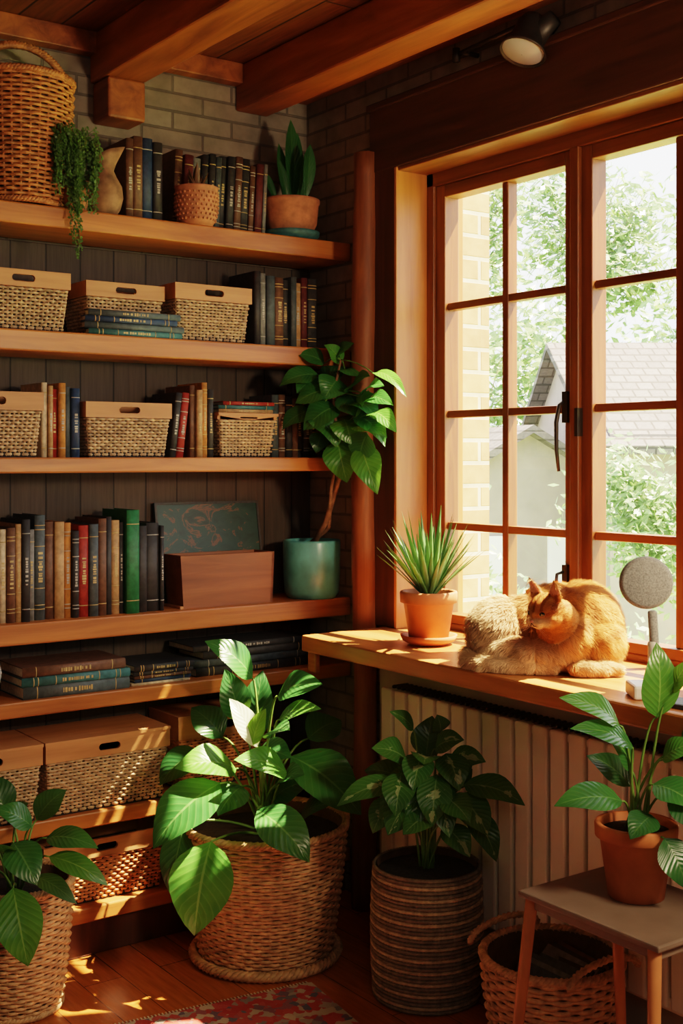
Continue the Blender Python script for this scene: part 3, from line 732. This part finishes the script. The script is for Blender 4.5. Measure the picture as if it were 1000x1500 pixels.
def sst(a,b_,x):
    t=max(0,min(1,(x-a)/(b_-a))); return t*t*(3-2*t)
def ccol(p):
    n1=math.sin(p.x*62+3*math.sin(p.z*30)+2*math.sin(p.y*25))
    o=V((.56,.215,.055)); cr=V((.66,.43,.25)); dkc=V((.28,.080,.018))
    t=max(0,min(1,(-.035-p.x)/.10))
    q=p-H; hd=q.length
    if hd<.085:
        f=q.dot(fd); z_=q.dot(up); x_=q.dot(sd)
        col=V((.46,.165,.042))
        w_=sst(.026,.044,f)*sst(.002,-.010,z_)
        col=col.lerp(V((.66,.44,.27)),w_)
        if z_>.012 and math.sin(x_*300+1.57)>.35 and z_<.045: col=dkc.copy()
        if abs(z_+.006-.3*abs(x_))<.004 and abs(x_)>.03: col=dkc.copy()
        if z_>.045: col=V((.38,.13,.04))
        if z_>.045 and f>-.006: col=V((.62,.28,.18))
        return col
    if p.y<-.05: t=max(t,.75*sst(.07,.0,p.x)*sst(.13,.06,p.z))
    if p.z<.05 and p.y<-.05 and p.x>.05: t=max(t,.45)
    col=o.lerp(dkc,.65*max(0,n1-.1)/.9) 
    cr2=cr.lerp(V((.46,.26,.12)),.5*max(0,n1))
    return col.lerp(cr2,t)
areas=[];acc=0
for p in me.polygons: acc+=p.area; areas.append(acc)
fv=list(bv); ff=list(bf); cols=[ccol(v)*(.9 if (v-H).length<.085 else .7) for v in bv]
eyes=[hp(s_*.021,.037,.006) for s_ in(-1,1)]+[hp(0,.058,-.008)]
NS=90000
for i in range(NS):
    k=bisect.bisect(areas,random.uniform(0,acc)); k=min(k,len(bf)-1); f=bf[k]
    ws=[random.random() for _ in f]; sw=sum(ws); p=V((0,0,0)); n=V((0,0,0))
    for q,w_ in zip(f,ws): p+=bv[q]*(w_/sw); n+=bn[q]*(w_/sw)
    n.normalize()
    if p.z<.004: continue
    hd=(p-H).length
    face=hd<.085
    if face:
        if min((p-e).length for e in eyes)<.009: continue
        fl=-fd*1.0+V((0,0,-.1)); L=random.uniform(.004,.008)
        if (p-H).dot(fd)>.02: L*=.6
    else: fl=V((.7 if p.x>-.05 else -.5,.1,-.7)); L=random.uniform(.012,.024)
    if p.z<.04 and p.y<-.07: L*=.5
    tn=fl-n*fl.dot(n)
    if tn.length<.05: tn=n.orthogonal()
    tn.normalize(); cl_=.25*math.sin(p.x*140+p.z*90)+.25*math.sin(p.y*150-p.z*110)
    d=(tn*1.0+n*((.22 if face else .50)+.3*random.random())+V((random.uniform(-.25,.25),random.uniform(-.25,.25),random.uniform(-.25,.25)))+tn.cross(n)*cl_).normalized()
    s_=d.cross(n).normalized()*(.00042 if face else .00055)
    o=len(fv); mid=p+d*L*.55; tip=p+d*L+V((0,0,-L*.15))
    if tip.z<.001: tip.z=.001
    fv+=[p-s_,p+s_,mid+s_*.7,mid-s_*.7,tip]; ff+=[(o,o+1,o+2,o+3),(o+3,o+2,o+4)]
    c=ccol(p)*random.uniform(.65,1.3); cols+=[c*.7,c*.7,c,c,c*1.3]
for s_ in(-1,1):
    for j in range(5):
        a=hp(s_*.014,.054,-.014-.003*j); b_=a+sd*s_*.050+fd*.015+up*(.008-.008*j); q=up*.0003; o=len(fv)
        fv+=[a-q,a+q,b_]; ff+=[(o,o+1,o+2)]; cols+=[V((.9,.85,.75))]*3
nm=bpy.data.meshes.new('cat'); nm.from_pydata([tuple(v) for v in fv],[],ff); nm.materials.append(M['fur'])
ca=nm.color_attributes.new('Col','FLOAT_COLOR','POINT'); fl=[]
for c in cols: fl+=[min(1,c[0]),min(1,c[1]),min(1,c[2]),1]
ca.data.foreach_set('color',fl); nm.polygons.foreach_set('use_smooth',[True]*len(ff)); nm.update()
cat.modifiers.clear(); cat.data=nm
fm=MB()
M['nose']=plain('cat_nose',(.45,.16,.12),.4,.1,30,0); M['eye']=plain('cat_eye',(.012,.009,.006),.1,.1,30,0); M['iris']=plain('cat_iris',(.26,.17,.035),.1,.2,30,0)
fm.ell(hp(0,.057,-.008),(.0055,.004,.004),'nose',10,RH)
for s_ in(-1,1):
    fm.ell(hp(s_*.021,.036,.006),(.0095,.0065,.0062),'eye',12,RH); fm.ell(hp(s_*.021,.0385,.006),(.0072,.0050,.0046),'iris',12,RH); fm.ell(hp(s_*.0215,.0420,.006),(.0026,.0026,.0042),'eye',10,RH)
    fm.tube([hp(0,.0585,-.012),hp(s_*.005,.0575,-.020),hp(s_*.012,.053,-.022)],.0009,'eye',4)
fo=fm.obj('face'); fo.parent=cat
cat.location=(2.325,2.305,.9455); cat.rotation_euler=(0,0,YAW)

# ------------------------------------------------------------------ outside
boxobj('lawn_ground',(2.9,-20,-2.7),(70,80,-2.5),'lawn')
m=MB(); m.box((2.76,3.16,-2.5),(2.905,3.9,4.5),'extbrick'); m.obj('exterior_brick_pier')
def house(name,c,w,d,h,rh,rot,k='hwall'):
    m=MB(); m.box((-w/2,-d/2,0),(w/2,d/2,h),k)
    e=.35
    for s_ in(-1,1):
        a=[(0,-d/2-e,h+rh),(0,d/2+e,h+rh),(s_*(w/2+e),d/2+e,h-.2),(s_*(w/2+e),-d/2-e,h-.2)]
        m.add(a+[(x,y,z-.15) for x,y,z in a],[(0,1,2,3),(4,7,6,5),(0,3,7,4),(1,5,6,2),(2,6,7,3),(0,4,5,1)],'roof',smooth=False)
    m.add([(-w/2,-d/2,h),(w/2,-d/2,h),(0,-d/2,h+rh)],[(0,1,2)],k,smooth=False); m.add([(-w/2,d/2,h),(w/2,d/2,h),(0,d/2,h+rh)],[(0,2,1)],k,smooth=False)
    m.box((-w*.3,-d/2-.05,h*.35),(-w*.1,-d/2+.02,h*.75),'hwhite'); m.box((w*.1,-d/2-.05,h*.35),(w*.3,-d/2+.02,h*.75),'hwhite')
    m.box((-w/2-.05,-d*.3,h*.3),(-w/2+.02,-d*.05,h*.75),'hwhite'); m.box((-w/2-.05,d*.05,h*.3),(-w/2+.02,d*.3,h*.75),'hwhite')
    m.obj(name,c,rot)
house('neighbour_house',(17.2,19.3,-2.5),4.2,6,3.4,1.2,YAW+.25)
house('neighbour_house',(22,15.8,-2.5),9,8,4.4,2.0,YAW+math.pi/2)
def tree(name,c,R,n,sz,trunk=True,seed=1):
    random.seed(seed); m=MB(); c=V(c)
    if trunk:
        m.tube([(c.x,c.y,-2.5),(c.x+.1,c.y,c.z-R[2]*.4),(c.x,c.y,c.z+R[2]*.5)],[.09,.06,.02],'farbark',8)
        for i in range(9):
            a=i*2.4; m.tube([(c.x,c.y,c.z-R[2]*.5+i*.1),(c.x+R[0]*.7*math.cos(a),c.y+R[1]*.7*math.sin(a),c.z+R[2]*random.uniform(-.3,.6))],[.03,.008],'farbark',5)
    cl=[]
    for i in range(16):
        d=V((random.gauss(0,1),random.gauss(0,1),random.gauss(0,1))).normalized()*random.uniform(.3,.85); cl.append(V((c.x+d.x*R[0],c.y+d.y*R[1],c.z+d.z*R[2])))
    for i in range(n):
        k=random.choice(cl); p=k+V((random.gauss(0,1)*R[0],random.gauss(0,1)*R[1],random.gauss(0,1)*R[2]))*.20
        a=V((random.uniform(-1,1),random.uniform(-1,1),random.uniform(-1,1))).normalized()*sz; b_=a.orthogonal().normalized()*sz*.45
        m.add([p-a,p-b_,p+a,p+b_],[(0,1,2,3)],'tree',[(.5,0),(.2,.5),(.5,1),(.8,.5)],False)
    m.obj(name)
tree('garden_tree',(28.5,26.3,8.5),(3.2,3.2,3.0),3500,.20,True,1)
tree('garden_tree',(23.2,26.0,8.4),(2.2,2.2,2.6),3000,.17,True,2)
tree('garden_tree',(30,33,4.0),(5,5,4),3500,.25,True,3)
tree('garden_tree',(38,28,5.0),(5,5,4.5),3500,.25,True,5)
tree('garden_bush',(9.4,8.0,.9),(.8,.8,.9),3000,.06,False,6)
tree('garden_bush',(4.75,5.25,.3),(.35,.35,.8),2600,.035,False,7)
tree('garden_bush',(7.5,7.6,-.3),(.9,.9,.7),2500,.06,False,8)

# ------------------------------------------------------------------ light
sc=bpy.context.scene
wd=bpy.data.worlds.new('World'); sc.world=wd; wd.use_nodes=True
bg=wd.node_tree.nodes['Background']; bg.inputs[0].default_value=(.96,.98,1,1); bg.inputs[1].default_value=5.0
L=bpy.data.lights.new('sun','SUN'); L.energy=66; L.angle=math.radians(.6); L.color=(1,.76,.46)
lo=bpy.data.objects.new('sun',L); sc.collection.objects.link(lo); lo.rotation_euler=V((-1,.46,-1.70)).to_track_quat('-Z','Y').to_euler(); lo.location=(6,0,6)
P=bpy.data.lights.new('window_portal','AREA'); P.shape='RECTANGLE'; P.size=1.5; P.size_y=1.5; P.cycles.is_portal=True
po=bpy.data.objects.new('window_portal',P); sc.collection.objects.link(po); po.location=(2.74,2.4,1.67); po.rotation_euler=V((-1,0,0)).to_track_quat('-Z','Z').to_euler()
def area(name,loc,tgt,size,e,col):
    A=bpy.data.lights.new(name,'AREA'); A.size=size; A.energy=e; A.color=col
    ao=bpy.data.objects.new(name,A); sc.collection.objects.link(ao); ao.location=loc; ao.rotation_euler=(V(tgt)-V(loc)).to_track_quat('-Z','Y').to_euler()
area('added_room_fill',(.3,-.6,2.4),(1.7,3.4,1.3),1.2,10,(1,.84,.64))  # added fill light out of view, lifts the dim interior; no fixture there
area('added_side_fill',(2.2,.2,1.9),(1.75,3.3,.5),.3,40,(1,.76,.48))  # added warm light from the right to brighten baskets and plants, no real source
# camera
cd=bpy.data.cameras.new('camera'); cd.lens=43.2; cd.sensor_width=36; cd.shift_y=-80/1500; cd.clip_start=.05; cd.clip_end=300
co=bpy.data.objects.new('camera',cd); sc.collection.objects.link(co); co.location=(0,0,1.5); co.rotation_euler=(math.pi/2,0,YAW); sc.camera=co
sc.view_settings.view_transform='Filmic'
try: sc.view_settings.look='Medium High Contrast'
except Exception as e: print(e)
